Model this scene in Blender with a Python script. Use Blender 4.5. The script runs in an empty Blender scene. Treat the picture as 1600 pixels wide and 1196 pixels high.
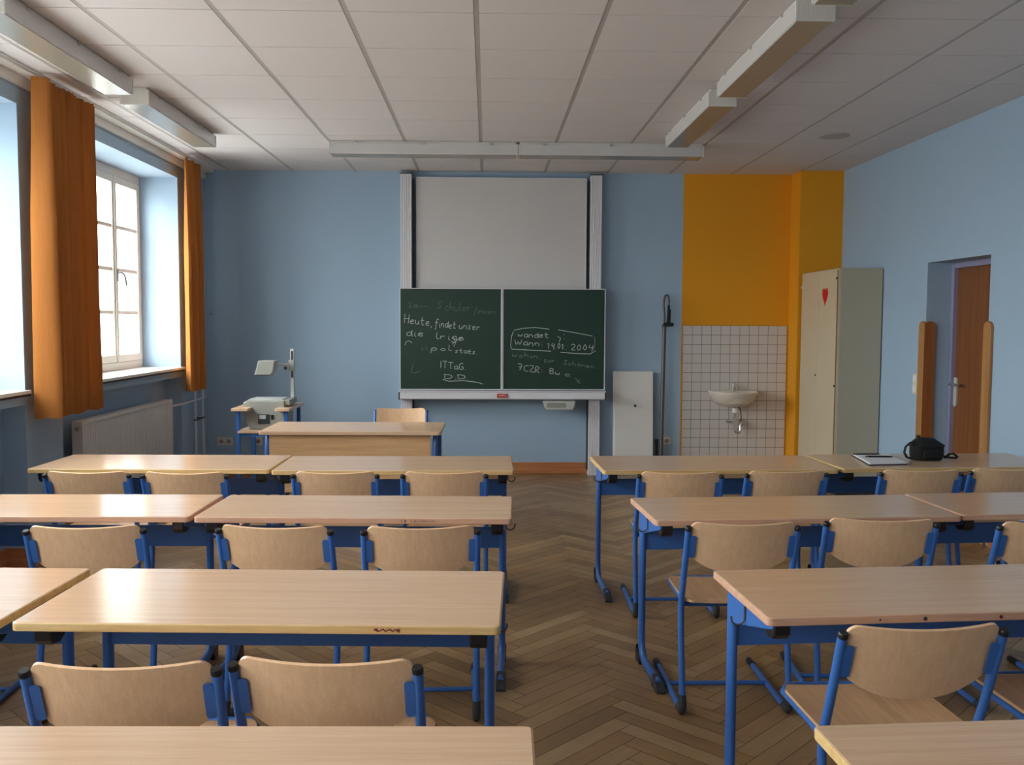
import bpy, bmesh, math, random
from mathutils import Vector, Matrix
random.seed(7)
S = bpy.context.scene
COL = S.collection
PI = math.pi
R_ = math.radians

# ------------------------------------------------------------------ camera
CAM_H = 1.54
def make_camera():
    yaw, pitch, roll, f = .0268, .0659, .0044, 1450.0
    cy, sy, cp, sp = math.cos(yaw), math.sin(yaw), math.cos(pitch), math.sin(pitch)
    F = Vector((sy*cp, cy*cp, -sp)); r = Vector((cy, -sy, 0)); u = r.cross(F)
    cr, sr = math.cos(roll), math.sin(roll)
    r2 = cr*r + sr*u; u2 = -sr*r + cr*u
    m = Matrix.Identity(4)
    for i in range(3):
        m[i][0], m[i][1], m[i][2] = r2[i], u2[i], -F[i]
    m[2][3] = CAM_H
    cd = bpy.data.cameras.new('camera'); co = bpy.data.objects.new('camera', cd); COL.objects.link(co)
    co.matrix_world = m
    cd.sensor_fit = 'HORIZONTAL'; cd.sensor_width = 36; cd.lens = f/1600*36
    cd.clip_start = .05; cd.clip_end = 200
    S.camera = co
make_camera()

# ------------------------------------------------------------------ sky
W = bpy.data.worlds.new('overcast_sky'); S.world = W; W.use_nodes = True
wn = W.node_tree; wn.nodes.clear()
tc = wn.nodes.new('ShaderNodeTexCoord'); sx = wn.nodes.new('ShaderNodeSeparateXYZ')
rp = wn.nodes.new('ShaderNodeValToRGB'); bg = wn.nodes.new('ShaderNodeBackground'); wo = wn.nodes.new('ShaderNodeOutputWorld')
mp = wn.nodes.new('ShaderNodeMapRange'); mp.inputs['From Min'].default_value = -1
wn.links.new(tc.outputs['Generated'], sx.inputs[0]); wn.links.new(sx.outputs['Z'], mp.inputs['Value'])
wn.links.new(mp.outputs[0], rp.inputs[0]); wn.links.new(rp.outputs[0], bg.inputs[0]); wn.links.new(bg.outputs[0], wo.inputs[0])
rp.color_ramp.elements[0].position = .47; rp.color_ramp.elements[0].color = (.27, .27, .265, 1)
rp.color_ramp.elements[1].position = .85; rp.color_ramp.elements[1].color = (.95, .97, 1, 1)
hz_ = rp.color_ramp.elements.new(.51); hz_.color = (.44, .45, .455, 1)
bg.inputs['Strength'].default_value = 25.0
S.view_settings.view_transform = 'Standard'; S.view_settings.look = 'None'
S.view_settings.gamma = 1; S.view_settings.use_curve_mapping = False
S.view_settings.exposure = 0.14

# ------------------------------------------------------------------ room numbers
XL, XR, YB, YF, ZC = -2.80, 3.47, 9.33, -2.80, 3.015
WIN = [(6.17, 8.55), (3.305, 5.685), (.44, 2.82), (-2.425, -.045)]
SILL, LINT = 1.09, 2.82
for k, (a, b) in enumerate(WIN):          # daylight sampling portals in the window openings (emit nothing themselves)
    ld = bpy.data.lights.new('window_portal', 'AREA'); ld.shape = 'RECTANGLE'; ld.size = LINT-SILL; ld.size_y = b-a
    ld.cycles.is_portal = True
    lo = bpy.data.objects.new('window_portal', ld); COL.objects.link(lo)
    lo.location = (-3.22, (a+b)/2, (SILL+LINT)/2); lo.rotation_euler = (0, -PI/2, 0)

# ------------------------------------------------------------------ materials
def lin(c):
    return tuple(((v/255)/12.92 if v/255 <= .04045 else ((v/255+.055)/1.055)**2.4) for v in c)
def rgba(c): return (*lin(c), 1)
MATS = {}
def mat(name, c, rough=.6, metal=0, spec=.5, var=0.0, vscale=8, bump=0, bscale=200, coat=0):
    m = bpy.data.materials.new(name); m.use_nodes = True; n = m.node_tree; b = n.nodes['Principled BSDF']
    b.inputs['Roughness'].default_value = rough; b.inputs['Metallic'].default_value = metal
    b.inputs['Specular IOR Level'].default_value = spec; b.inputs['Coat Weight'].default_value = coat
    tc = n.nodes.new('ShaderNodeTexCoord')
    no = n.nodes.new('ShaderNodeTexNoise'); no.inputs['Scale'].default_value = vscale; no.inputs['Detail'].default_value = 5
    n.links.new(tc.outputs['Object'], no.inputs['Vector'])
    mx = n.nodes.new('ShaderNodeMix'); mx.data_type = 'RGBA'
    c0 = lin(c); v = max(var, .01)
    mx.inputs[6].default_value = (*[x*(1-v) for x in c0], 1); mx.inputs[7].default_value = (*[min(1, x*(1+v)) for x in c0], 1)
    n.links.new(no.outputs['Fac'], mx.inputs[0]); n.links.new(mx.outputs[2], b.inputs['Base Color'])
    if bump:
        n2 = n.nodes.new('ShaderNodeTexNoise'); n2.inputs['Scale'].default_value = bscale; n2.inputs['Detail'].default_value = 3
        n.links.new(tc.outputs['Object'], n2.inputs['Vector'])
        bp = n.nodes.new('ShaderNodeBump'); bp.inputs['Strength'].default_value = bump; bp.inputs['Distance'].default_value = .002
        n.links.new(n2.outputs['Fac'], bp.inputs['Height']); n.links.new(bp.outputs[0], b.inputs['Normal'])
    return m
def wood(name, c1, c2, sc=(1, 30, 30), rough=.35, spec=.5, coat=0):
    m = bpy.data.materials.new(name); m.use_nodes = True; n = m.node_tree; b = n.nodes['Principled BSDF']
    b.inputs['Specular IOR Level'].default_value = spec; b.inputs['Coat Weight'].default_value = coat
    tc = n.nodes.new('ShaderNodeTexCoord'); mpn = n.nodes.new('ShaderNodeMapping'); mpn.inputs['Scale'].default_value = sc
    oi = n.nodes.new('ShaderNodeObjectInfo'); mu = n.nodes.new('ShaderNodeVectorMath'); mu.operation = 'ADD'
    cb = n.nodes.new('ShaderNodeCombineXYZ')
    ml = n.nodes.new('ShaderNodeMath'); ml.operation = 'MULTIPLY'; ml.inputs[1].default_value = 37
    n.links.new(oi.outputs['Random'], ml.inputs[0]); n.links.new(ml.outputs[0], cb.inputs[0]); n.links.new(ml.outputs[0], cb.inputs[2])
    n.links.new(tc.outputs['Object'], mu.inputs[0]); n.links.new(cb.outputs[0], mu.inputs[1]); n.links.new(mu.outputs[0], mpn.inputs[0])
    no = n.nodes.new('ShaderNodeTexNoise'); no.inputs['Scale'].default_value = 1; no.inputs['Detail'].default_value = 7; no.inputs['Roughness'].default_value = .62
    n.links.new(mpn.outputs[0], no.inputs['Vector'])
    r = n.nodes.new('ShaderNodeValToRGB'); r.color_ramp.elements[0].position = .33; r.color_ramp.elements[1].position = .68
    r.color_ramp.elements[0].color = rgba(c2); r.color_ramp.elements[1].color = rgba(c1)
    n.links.new(no.outputs['Fac'], r.inputs[0])
    # fine pores
    m2 = n.nodes.new('ShaderNodeMapping'); m2.inputs['Scale'].default_value = [s*7 for s in sc]; n.links.new(mu.outputs[0], m2.inputs[0])
    n2 = n.nodes.new('ShaderNodeTexNoise'); n2.inputs['Scale'].default_value = 1; n2.inputs['Detail'].default_value = 3; n.links.new(m2.outputs[0], n2.inputs['Vector'])
    mr = n.nodes.new('ShaderNodeMapRange'); mr.inputs['From Min'].default_value = .3; mr.inputs['From Max'].default_value = .7
    mr.inputs['To Min'].default_value = .93; mr.inputs['To Max'].default_value = 1.04; n.links.new(n2.outputs['Fac'], mr.inputs[0])
    hv = n.nodes.new('ShaderNodeVectorMath'); hv.operation = 'SCALE'; n.links.new(r.outputs[0], hv.inputs[0]); n.links.new(mr.outputs[0], hv.inputs['Scale'])
    n.links.new(hv.outputs[0], b.inputs['Base Color'])
    b.inputs['Roughness'].default_value = rough
    return m

M = dict(
    wall=mat('wall_paint_blue', (162, 187, 210), .75, var=.02, bump=.12, bscale=260),
    yellow=mat('wall_paint_yellow', (232, 157, 16), .7, var=.02, bump=.12, bscale=260),
    ceil=mat('ceiling_tile', (219, 214, 214), .9, var=.05, vscale=90, bump=.2, bscale=420),
    seam=mat('ceiling_seam', (96, 92, 90), .8), lens=mat('prismatic_lens', (146, 141, 130), .25, var=.06, vscale=120),
    bar=mat('ceiling_bar', (176, 171, 168), .5),
    white=mat('white_lacquer', (225, 222, 216), .45, var=.02),
    frame=mat('window_paint', (226, 219, 205), .4),
    sill=mat('sill_board', (236, 234, 230), .35),
    dark=mat('dark_edge', (52, 34, 32), .6),
    blue=mat('blue_powder_coat', (54, 102, 172), .38, var=.04),
    black=mat('black_plastic', (20, 20, 22), .38),
    rubber=mat('dark_grey_plastic', (52, 54, 60), .45),
    chrome=mat('chrome', (214, 214, 216), .22, metal=.85),
    steel=mat('grey_metal', (96, 92, 94), .42, metal=.5),
    greyplastic=mat('grey_plastic', (148, 148, 140), .4),
    lightgrey=mat('light_grey_plastic', (188, 190, 186), .32),
    alu=mat('aluminium', (224, 223, 228), .38, metal=0, var=.04, vscale=30),
    board=mat('green_enamel', (38, 62, 50), .32, var=.10, vscale=3),
    screen=mat('white_enamel', (210, 207, 206), .45, var=.03, vscale=3),
    chalk=mat('chalk', (186, 194, 188), .9),
    faint=mat('wiped_chalk', (104, 120, 108), .9), faint2=mat('thin_chalk', (128, 142, 132), .9),
    red=mat('red_label', (178, 52, 36), .5),
    heart=mat('red_paper', (205, 20, 22), .6),
    tile=mat('white_glazed_tile', (214, 206, 200), .22, var=.02),
    grout=mat('grout', (104, 98, 96), .9),
    ceramic=mat('white_ceramic', (222, 212, 198), .12, var=.01),
    cream=mat('cream_laminate', (182, 174, 152), .5, var=.03, vscale=4),
    cream2=mat('cream_front', (206, 190, 160), .5, var=.03, vscale=4),
    rad=mat('radiator_enamel', (214, 212, 210), .4),
    pipe=mat('painted_pipe', (222, 222, 230), .45),
    trough=mat('light_trough_plastic', (206, 205, 204), .24, var=.02),
    lamp_house=mat('lamp_sheet_metal', (222, 218, 212), .42),
    fabric=mat('black_fabric', (14, 14, 16), .85, bump=.3, bscale=300),
    paper=mat('white_paper', (222, 220, 222), .8),
    ink=mat('dark_ink', (112, 26, 38), .8),
    socket=mat('socket_plastic', (216, 208, 200), .4),
    plate=mat('switch_plastic', (216, 210, 190), .4),
    frame_grey=mat('door_frame_paint', (150, 148, 176), .4),
    gap=mat('floor_gap', (38, 26, 16), .8),
)
WD = dict(
    top=wood('beech_laminate', (219, 184, 152), (208, 171, 139), (1.0, 44, 44), .20),
    edge_y=wood('pale_solid_edge', (222, 190, 134), (198, 160, 104), (3, 30, 60), .4),
    edge_p=wood('beech_solid_edge', (212, 168, 140), (192, 148, 122), (3, 30, 60), .42),
    ply=wood('beech_plywood', (238, 197, 157), (227, 183, 142), (60, 60, 2.2), .30),
    seat=wood('beech_seat_ply', (214, 172, 130), (190, 148, 108), (34, 2, 34), .35),
    panel=wood('beech_front_panel', (214, 172, 124), (196, 152, 106), (1.4, 30, 24), .4),
    pine=wood('orange_pine', (172, 110, 62), (146, 86, 44), (20, 20, 1.2), .45),
    pine_l=wood('pale_pine', (188, 138, 82), (166, 114, 62), (20, 20, 1.2), .45),
    base=wood('baseboard_wood', (208, 140, 90), (182, 112, 68), (1.2, 1.2, 30), .45),
    door=wood('door_veneer', (142, 88, 44), (116, 68, 30), (24, 24, 1.0), .42),
)

def floor_mat():
    m = bpy.data.materials.new('oak_parquet'); m.use_nodes = True; n = m.node_tree; b = n.nodes['Principled BSDF']
    at = n.nodes.new('ShaderNodeAttribute'); at.attribute_name = 'plank'
    uv = n.nodes.new('ShaderNodeUVMap'); mp = n.nodes.new('ShaderNodeMapping'); mp.inputs['Scale'].default_value = (5, 60, 1)
    n.links.new(uv.outputs[0], mp.inputs[0])
    no = n.nodes.new('ShaderNodeTexNoise'); no.inputs['Scale'].default_value = 1; no.inputs['Detail'].default_value = 6; no.inputs['Roughness'].default_value = .65
    n.links.new(mp.outputs[0], no.inputs['Vector'])
    r = n.nodes.new('ShaderNodeValToRGB'); e = r.color_ramp.elements
    e[0].position = 0; e[0].color = rgba((138, 108, 72)); e[1].position = 1; e[1].color = rgba((172, 142, 102))
    x = e.new(.5); x.color = rgba((158, 122, 80))
    n.links.new(at.outputs['Fac'], r.inputs[0])
    mr = n.nodes.new('ShaderNodeMapRange'); mr.inputs['From Min'].default_value = .25; mr.inputs['From Max'].default_value = .75
    mr.inputs['To Min'].default_value = .80; mr.inputs['To Max'].default_value = 1.12; n.links.new(no.outputs['Fac'], mr.inputs[0])
    tc = n.nodes.new('ShaderNodeTexCoord'); n2 = n.nodes.new('ShaderNodeTexNoise'); n2.inputs['Scale'].default_value = 2.2; n2.inputs['Detail'].default_value = 6
    n.links.new(tc.outputs['Object'], n2.inputs['Vector'])
    m2 = n.nodes.new('ShaderNodeMapRange'); m2.inputs['From Min'].default_value = .3; m2.inputs['From Max'].default_value = .7
    m2.inputs['To Min'].default_value = .78; m2.inputs['To Max'].default_value = 1.12; n.links.new(n2.outputs['Fac'], m2.inputs[0])
    mu = n.nodes.new('ShaderNodeMath'); mu.operation = 'MULTIPLY'; n.links.new(mr.outputs[0], mu.inputs[0]); n.links.new(m2.outputs[0], mu.inputs[1])
    sc = n.nodes.new('ShaderNodeVectorMath'); sc.operation = 'SCALE'; n.links.new(r.outputs[0], sc.inputs[0]); n.links.new(mu.outputs[0], sc.inputs['Scale'])
    n.links.new(sc.outputs[0], b.inputs['Base Color'])
    m3 = n.nodes.new('ShaderNodeMapRange'); m3.inputs['To Min'].default_value = .24; m3.inputs['To Max'].default_value = .46
    n3 = n.nodes.new('ShaderNodeTexNoise'); n3.inputs['Scale'].default_value = 9; n3.inputs['Detail'].default_value = 6; n.links.new(tc.outputs['Object'], n3.inputs['Vector'])
    n.links.new(n3.outputs['Fac'], m3.inputs[0]); n.links.new(m3.outputs[0], b.inputs['Roughness'])
    b.inputs['Specular IOR Level'].default_value = .5
    return m
def glass_mat():
    m = bpy.data.materials.new('window_glass'); m.use_nodes = True; n = m.node_tree; n.nodes.clear()
    o = n.nodes.new('ShaderNodeOutputMaterial'); t = n.nodes.new('ShaderNodeBsdfTransparent'); g = n.nodes.new('ShaderNodeBsdfGlossy')
    t.inputs[0].default_value = (.94, .96, .95, 1); g.inputs['Roughness'].default_value = .02
    lw = n.nodes.new('ShaderNodeLayerWeight'); lw.inputs['Blend'].default_value = .5
    pw = n.nodes.new('ShaderNodeMath'); pw.operation = 'POWER'; pw.inputs[1].default_value = 5; n.links.new(lw.outputs['Facing'], pw.inputs[0])
    f = n.nodes.new('ShaderNodeMath'); f.operation = 'MULTIPLY_ADD'; f.inputs[1].default_value = .9; f.inputs[2].default_value = .04; n.links.new(pw.outputs[0], f.inputs[0])
    x = n.nodes.new('ShaderNodeMixShader')
    n.links.new(f.outputs[0], x.inputs[0]); n.links.new(t.outputs[0], x.inputs[1]); n.links.new(g.outputs[0], x.inputs[2]); n.links.new(x.outputs[0], o.inputs[0])
    return m
def cloth_mat():
    m = bpy.data.materials.new('orange_curtain_cloth'); m.use_nodes = True; n = m.node_tree; n.nodes.clear()
    o = n.nodes.new('ShaderNodeOutputMaterial'); d = n.nodes.new('ShaderNodeBsdfDiffuse'); t = n.nodes.new('ShaderNodeBsdfTranslucent'); x = n.nodes.new('ShaderNodeMixShader')
    tc = n.nodes.new('ShaderNodeTexCoord'); mp = n.nodes.new('ShaderNodeMapping'); mp.inputs['Scale'].default_value = (120, 120, 6)
    no = n.nodes.new('ShaderNodeTexNoise'); no.inputs['Scale'].default_value = 1; n.links.new(tc.outputs['Object'], mp.inputs[0]); n.links.new(mp.outputs[0], no.inputs[0])
    r = n.nodes.new('ShaderNodeValToRGB'); r.color_ramp.elements[0].color = rgba((178, 112, 58)); r.color_ramp.elements[1].color = rgba((196, 130, 72))
    n.links.new(no.outputs['Fac'], r.inputs[0]); n.links.new(r.outputs[0], d.inputs[0]); n.links.new(r.outputs[0], t.inputs[0])
    x.inputs[0].default_value = .17
    n.links.new(d.outputs[0], x.inputs[1]); n.links.new(t.outputs[0], x.inputs[2]); n.links.new(x.outputs[0], o.inputs[0])
    return m
M['floor'] = floor_mat(); M['glass'] = glass_mat(); M['cloth'] = cloth_mat(); M.update({'w_'+k: v for k, v in WD.items()})

# ------------------------------------------------------------------ mesh helpers
class B:
    """collects shapes into one mesh"""
    def __init__(s): s.bm = bmesh.new(); s.mi = 0; s.smooth = False
    def _new(s, fs):
        for f in fs: f.material_index = s.mi; f.smooth = s.smooth
    def box(s, x0, x1, y0, y1, z0, z1, mi=None):
        if mi is not None: s.mi = mi
        v = [s.bm.verts.new((x, y, z)) for x in (x0, x1) for y in (y0, y1) for z in (z0, z1)]
        q = [(0, 1, 3, 2), (4, 6, 7, 5), (0, 4, 5, 1), (2, 3, 7, 6), (0, 2, 6, 4), (1, 5, 7, 3)]
        s._new([s.bm.faces.new([v[i] for i in f]) for f in q]); return v
    def prism(s, pts, a, b, axis='y'):
        """extrude a 2-D outline; axis = direction of the extrusion"""
        def P(p, t):
            return {'y': (p[0], t, p[1]), 'x': (t, p[0], p[1]), 'z': (p[0], p[1], t)}[axis]
        A = [s.bm.verts.new(P(p, a)) for p in pts]; C = [s.bm.verts.new(P(p, b)) for p in pts]
        n = len(pts); fs = [s.bm.faces.new(A), s.bm.faces.new(C[::-1])]
        fs += [s.bm.faces.new((A[i], A[(i+1) % n], C[(i+1) % n], C[i])) for i in range(n)]
        s._new(fs)
    def tube(s, pts, r, seg=12, ry=None, caps=True, radii=None):
        pts = [Vector(p) for p in pts]; ry = ry or r; n = len(pts); rings = []
        up0 = None
        for i, p in enumerate(pts):
            t = (pts[min(i+1, n-1)]-pts[max(i-1, 0)]).normalized()
            if up0 is None:
                up0 = Vector((1, 0, 0)) if abs(t.x) < .8 else Vector((0, 0, 1))
            a = (up0-t*up0.dot(t)).normalized(); up0 = a; c = t.cross(a)
            k = radii[i] if radii else 1
            rings.append([s.bm.verts.new(p+a*(r*k*math.cos(2*PI*j/seg))+c*(ry*k*math.sin(2*PI*j/seg))) for j in range(seg)])
        fs = []
        for A, C in zip(rings, rings[1:]):
            fs += [s.bm.faces.new((A[j], A[(j+1) % seg], C[(j+1) % seg], C[j])) for j in range(seg)]
        for f in fs: f.material_index = s.mi; f.smooth = True
        if caps:
            s._new([s.bm.faces.new(rings[0][::-1]), s.bm.faces.new(rings[-1])])
    def cyl(s, p0, p1, r, seg=16): s.tube([p0, p1], r, seg)
    def loft(s, rings, cap0=True, cap1=True, smooth=True):
        V = [[s.bm.verts.new(p) for p in r] for r in rings]; n = len(rings[0])
        for A, C in zip(V, V[1:]):
            for j in range(n):
                f = s.bm.faces.new((A[j], A[(j+1) % n], C[(j+1) % n], C[j])); f.material_index = s.mi; f.smooth = smooth
        if cap0: s._new([s.bm.faces.new(V[0][::-1])])
        if cap1: s._new([s.bm.faces.new(V[-1])])
    def grid(s, P, smooth=True):
        V = [[s.bm.verts.new(p) for p in r] for r in P]
        for A, C in zip(V, V[1:]):
            for j in range(len(A)-1):
                f = s.bm.faces.new((A[j], A[j+1], C[j+1], C[j])); f.material_index = s.mi; f.smooth = smooth
        return V
    def sheet(s, P, Q, smooth=True):
        """closed solid between two equal grids of points"""
        a = [[s.bm.verts.new(p) for p in r] for r in P]; b = [[s.bm.verts.new(p) for p in r] for r in Q]
        R, C = len(a), len(a[0]); fs = []
        for i in range(R-1):
            for j in range(C-1):
                for f in (s.bm.faces.new((a[i][j], a[i][j+1], a[i+1][j+1], a[i+1][j])), s.bm.faces.new((b[i][j], b[i+1][j], b[i+1][j+1], b[i][j+1]))):
                    f.material_index = s.mi; f.smooth = smooth
        loop = [(0, j) for j in range(C)]+[(i, C-1) for i in range(1, R)]+[(R-1, j) for j in range(C-2, -1, -1)]+[(i, 0) for i in range(R-2, 0, -1)]
        for k in range(len(loop)):
            i, j = loop[k]; p, q = loop[(k+1) % len(loop)]
            f = s.bm.faces.new((a[i][j], b[i][j], b[p][q], a[p][q])); f.material_index = s.mi
    def build(s, name, mats, parent=None, bevel=0, seg=2, loc=None, rot=None):
        bmesh.ops.recalc_face_normals(s.bm, faces=s.bm.faces)
        for e_ in s.bm.edges:
            if len(e_.link_faces) == 2 and e_.calc_face_angle(0) > .75: e_.smooth = False
        me = bpy.data.meshes.new(name); s.bm.to_mesh(me); s.bm.free()
        for m in (mats if isinstance(mats, (list, tuple)) else [mats]): me.materials.append(M[m] if isinstance(m, str) else m)
        o = bpy.data.objects.new(name, me); COL.objects.link(o)
        if parent: o.parent = parent
        if bevel:
            md = o.modifiers.new('bevel', 'BEVEL'); md.width = bevel; md.segments = seg; md.limit_method = 'ANGLE'; md.angle_limit = R_(40)
            md.harden_normals = False
        if loc: o.location = loc
        if rot: o.rotation_euler = rot
        return o
def box(name, m, parent, *a, bevel=0):
    b = B(); b.box(*a); return b.build(name, m, parent, bevel)
def tag(o, label, cat, group=None):
    o['label'] = label; o['category'] = cat
    if group: o['group'] = group
    return o
def thing(name, label, cat, loc=(0, 0, 0), rz=0, group=None):
    o = bpy.data.objects.new(name, None); COL.objects.link(o); o.location = loc; o.rotation_euler = (0, 0, rz)
    o.empty_display_size = .1
    return tag(o, label, cat, group)
def struct(o): o['kind'] = 'structure'; return o
def rounded(w, h, r, n=5, cx=0, cy=0):
    pts = []
    for (sx_, sy_, a0) in ((1, 1, 0), (-1, 1, 90), (-1, -1, 180), (1, -1, 270)):
        for k in range(n+1):
            a = R_(a0+90*k/n); pts.append((cx+sx_*(w/2-r)+r*math.cos(a), cy+sy_*(h/2-r)+r*math.sin(a)))
    return pts
def arcpts(fn, a0, a1, n): return [fn(R_(a0+(a1-a0)*k/n)) for k in range(n+1)]
KIDS = {}
def copy_tree(o, parent=None):
    c = o.copy(); COL.objects.link(c)
    if parent: c.parent = parent
    for ch in [x for x in ALL if x.parent == o]: copy_tree(ch, c)
    return c

# ================================================================== SETTING
# floor: herringbone planks
def make_floor():
    b = B(); w, n = .08, 7; L = w*n; bm = b.bm
    uvl = bm.loops.layers.uv.new('UVMap'); cl = bm.loops.layers.float_color.new('plank')
    c45 = math.sqrt(.5); g = .0012
    x0, x1, y0, y1 = XL-.16, XR+.25, YF, YB
    def plank(u0, u1, v0, v1, along_u, du, dv):
        us = [(u0+g, v0+g), (u1-g, v0+g), (u1-g, v1-g), (u0+g, v1-g)]
        P = [((u-v)*c45+du, (u+v)*c45+dv) for u, v in us]
        if max(p[0] for p in P) < x0 or min(p[0] for p in P) > x1 or max(p[1] for p in P) < y0 or min(p[1] for p in P) > y1: return
        vs = [bm.verts.new((p[0], p[1], 0)) for p in P]
        f = bm.faces.new(vs); rnd = random.random(); o1, o2 = random.random()*50, random.random()*50
        for lp, (u, v) in zip(f.loops, us):
            lp[uvl].uv = (u-u0+o1, v-v0+o2) if along_u else (v-v0+o1, u-u0+o2)
            lp[cl] = (rnd, rnd, rnd, 1)
    for m in range(-12, 13):
        for k in range(-120, 160):
            plank((k+2*n*m)*w, (k+2*n*m+n)*w, k*w, (k+1)*w, True, .16, 0)
            plank((k+n+2*n*m)*w, (k+n+2*n*m+1)*w, (k+1-n)*w, (k+1)*w, False, .16, 0)
    geom = lambda: bm.verts[:]+bm.edges[:]+bm.faces[:]
    for co, no in (((x0, 0, 0), (-1, 0, 0)), ((x1, 0, 0), (1, 0, 0)), ((0, y0, 0), (0, -1, 0)), ((0, y1, 0), (0, 1, 0))):
        bmesh.ops.bisect_plane(bm, geom=geom(), plane_co=co, plane_no=no, clear_outer=True)
    for f in bm.faces: f.material_index = 0; f.normal_update()
    for f in bm.faces:
        if f.normal.z < 0: f.normal_flip()
    b.box(x0, x1, y0, y1, -.10, -.0012, mi=1)
    bmesh.ops.recalc_face_normals
    me = bpy.data.meshes.new('floor'); bm.to_mesh(me); bm.free()
    me.materials.append(M['floor']); me.materials.append(M['gap'])
    o = bpy.data.objects.new('floor', me); COL.objects.link(o); return struct(o)
make_floor()

# ceiling: lay-in tiles with bars
def make_ceiling():
    b = B(); b.box(XL-.3, XR+.3, YF-.2, YB+.2, ZC+.0065, ZC+.14, mi=2)
    px, py, X0, Y0 = .622, .598, -.057, 4.56
    b.mi = 0
    i0, i1 = math.floor((XL-X0)/px), math.ceil((XR-X0)/px)
    j0, j1 = math.floor((YF-Y0)/py), math.ceil((YB-Y0)/py)
    for i in range(i0, i1):
        for j in range(j0, j1):
            xa, xb = max(X0+i*px+.0135, XL), min(X0+(i+1)*px-.0135, XR); ya, yb = max(Y0+j*py+.0040, YF), min(Y0+(j+1)*py-.0040, YB)
            if xb-xa < .02 or yb-ya < .02: continue
            b.box(xa, xb, ya, yb, ZC, ZC+.007)
    b.mi = 1
    for i in range(i0+1, i1):
        b.box(X0+i*px-.0128, X0+i*px+.0128, YF, YB, ZC+.0015, ZC+.0065)
    return struct(b.build('ceiling', ['ceil', 'bar', 'seam']))
make_ceiling()

# walls
b = B()
edges = sorted([YF-.3]+[v for w_ in WIN for v in w_]+[YB+.3])
for a, c in zip(edges[0::2], edges[1::2]): b.box(-3.30, XL, a, c, -.05, ZC+.1)
for a, c in WIN:
    b.box(-3.30, XL, a, c, LINT, ZC+.1); b.box(-3.30, XL, a, c, 1.02, SILL); b.box(-3.30, -2.945, a, c, -.05, 1.02)
struct(b.build('wall_left', 'wall'))
b = B(); DY0, DY1, DZ = 6.35, 7.27, 2.015
b.box(XR, 3.77, YF-.3, DY0, -.05, ZC+.1); b.box(XR, 3.77, DY1, YB+.3, -.05, ZC+.1); b.box(XR, 3.77, DY0, DY1, DZ, ZC+.1)
struct(b.build('wall_right', 'wall'))
YX = 1.957
b = B(); b.box(XL-.1, YX, YB, YB+.25, -.05, ZC+.1, mi=0); b.box(YX, XR+.1, YB, YB+.25, -.05, ZC+.1, mi=1)
b.box(3.045, XR+.05, 9.06, YB+.1, -.05, ZC+.05, mi=1)
wall_back = struct(b.build('wall_back', ['wall', 'yellow']))
b = B(); b.box(XL-.1, XR+.1, YF-.25, YF, -.05, ZC+.1); struct(b.build('wall_front', 'wall'))

# tiled splashback
b = B(); tw, th = .0962, .0950; tx0, nz = 1.972, 16
b.box(tx0, tx0+11*tw, YB-.007, YB, 0, 1.505, mi=1); b.mi = 0
for i in range(11):
    z = 1.505
    for j in range(nz):
        zb = max(z-th, .0); b.box(tx0+i*tw+.0022, tx0+(i+1)*tw-.0022, YB-.009, YB-.006, zb+.0022, z-.0022); z = zb
        if z <= .01: break
o = b.build('tile_panel', ['tile', 'grout'], wall_back); o['label'] = 'white square tiles'

# baseboards
b = B(); b.box(XL+.001, 1.965, YB-.022, YB, 0, .115); struct(b.build('baseboard_back', 'w_base', bevel=.004))
b = B(); b.box(XR-.02, XR, YF, DY0-.12, 0, .105); b.box(XR-.02, XR, DY1+.12, 9.05, 0, .105); struct(b.build('baseboard_right', 'w_base', bevel=.004))
b = B(); prev = YF
for a, c in sorted(WIN):
    b.box(XL, XL+.02, prev, a+.001, 0, .14); b.box(-2.945, -2.925, a+.002, c-.002, 0, .14)
    b.box(-2.945, XL+.02, a, a+.02, 0, .14); b.box(-2.945, XL+.02, c-.02, c, 0, .14); prev = c
b.box(XL, XL+.02, prev, YB, 0, .14); struct(b.build('baseboard_left', 'w_base'))

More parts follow.
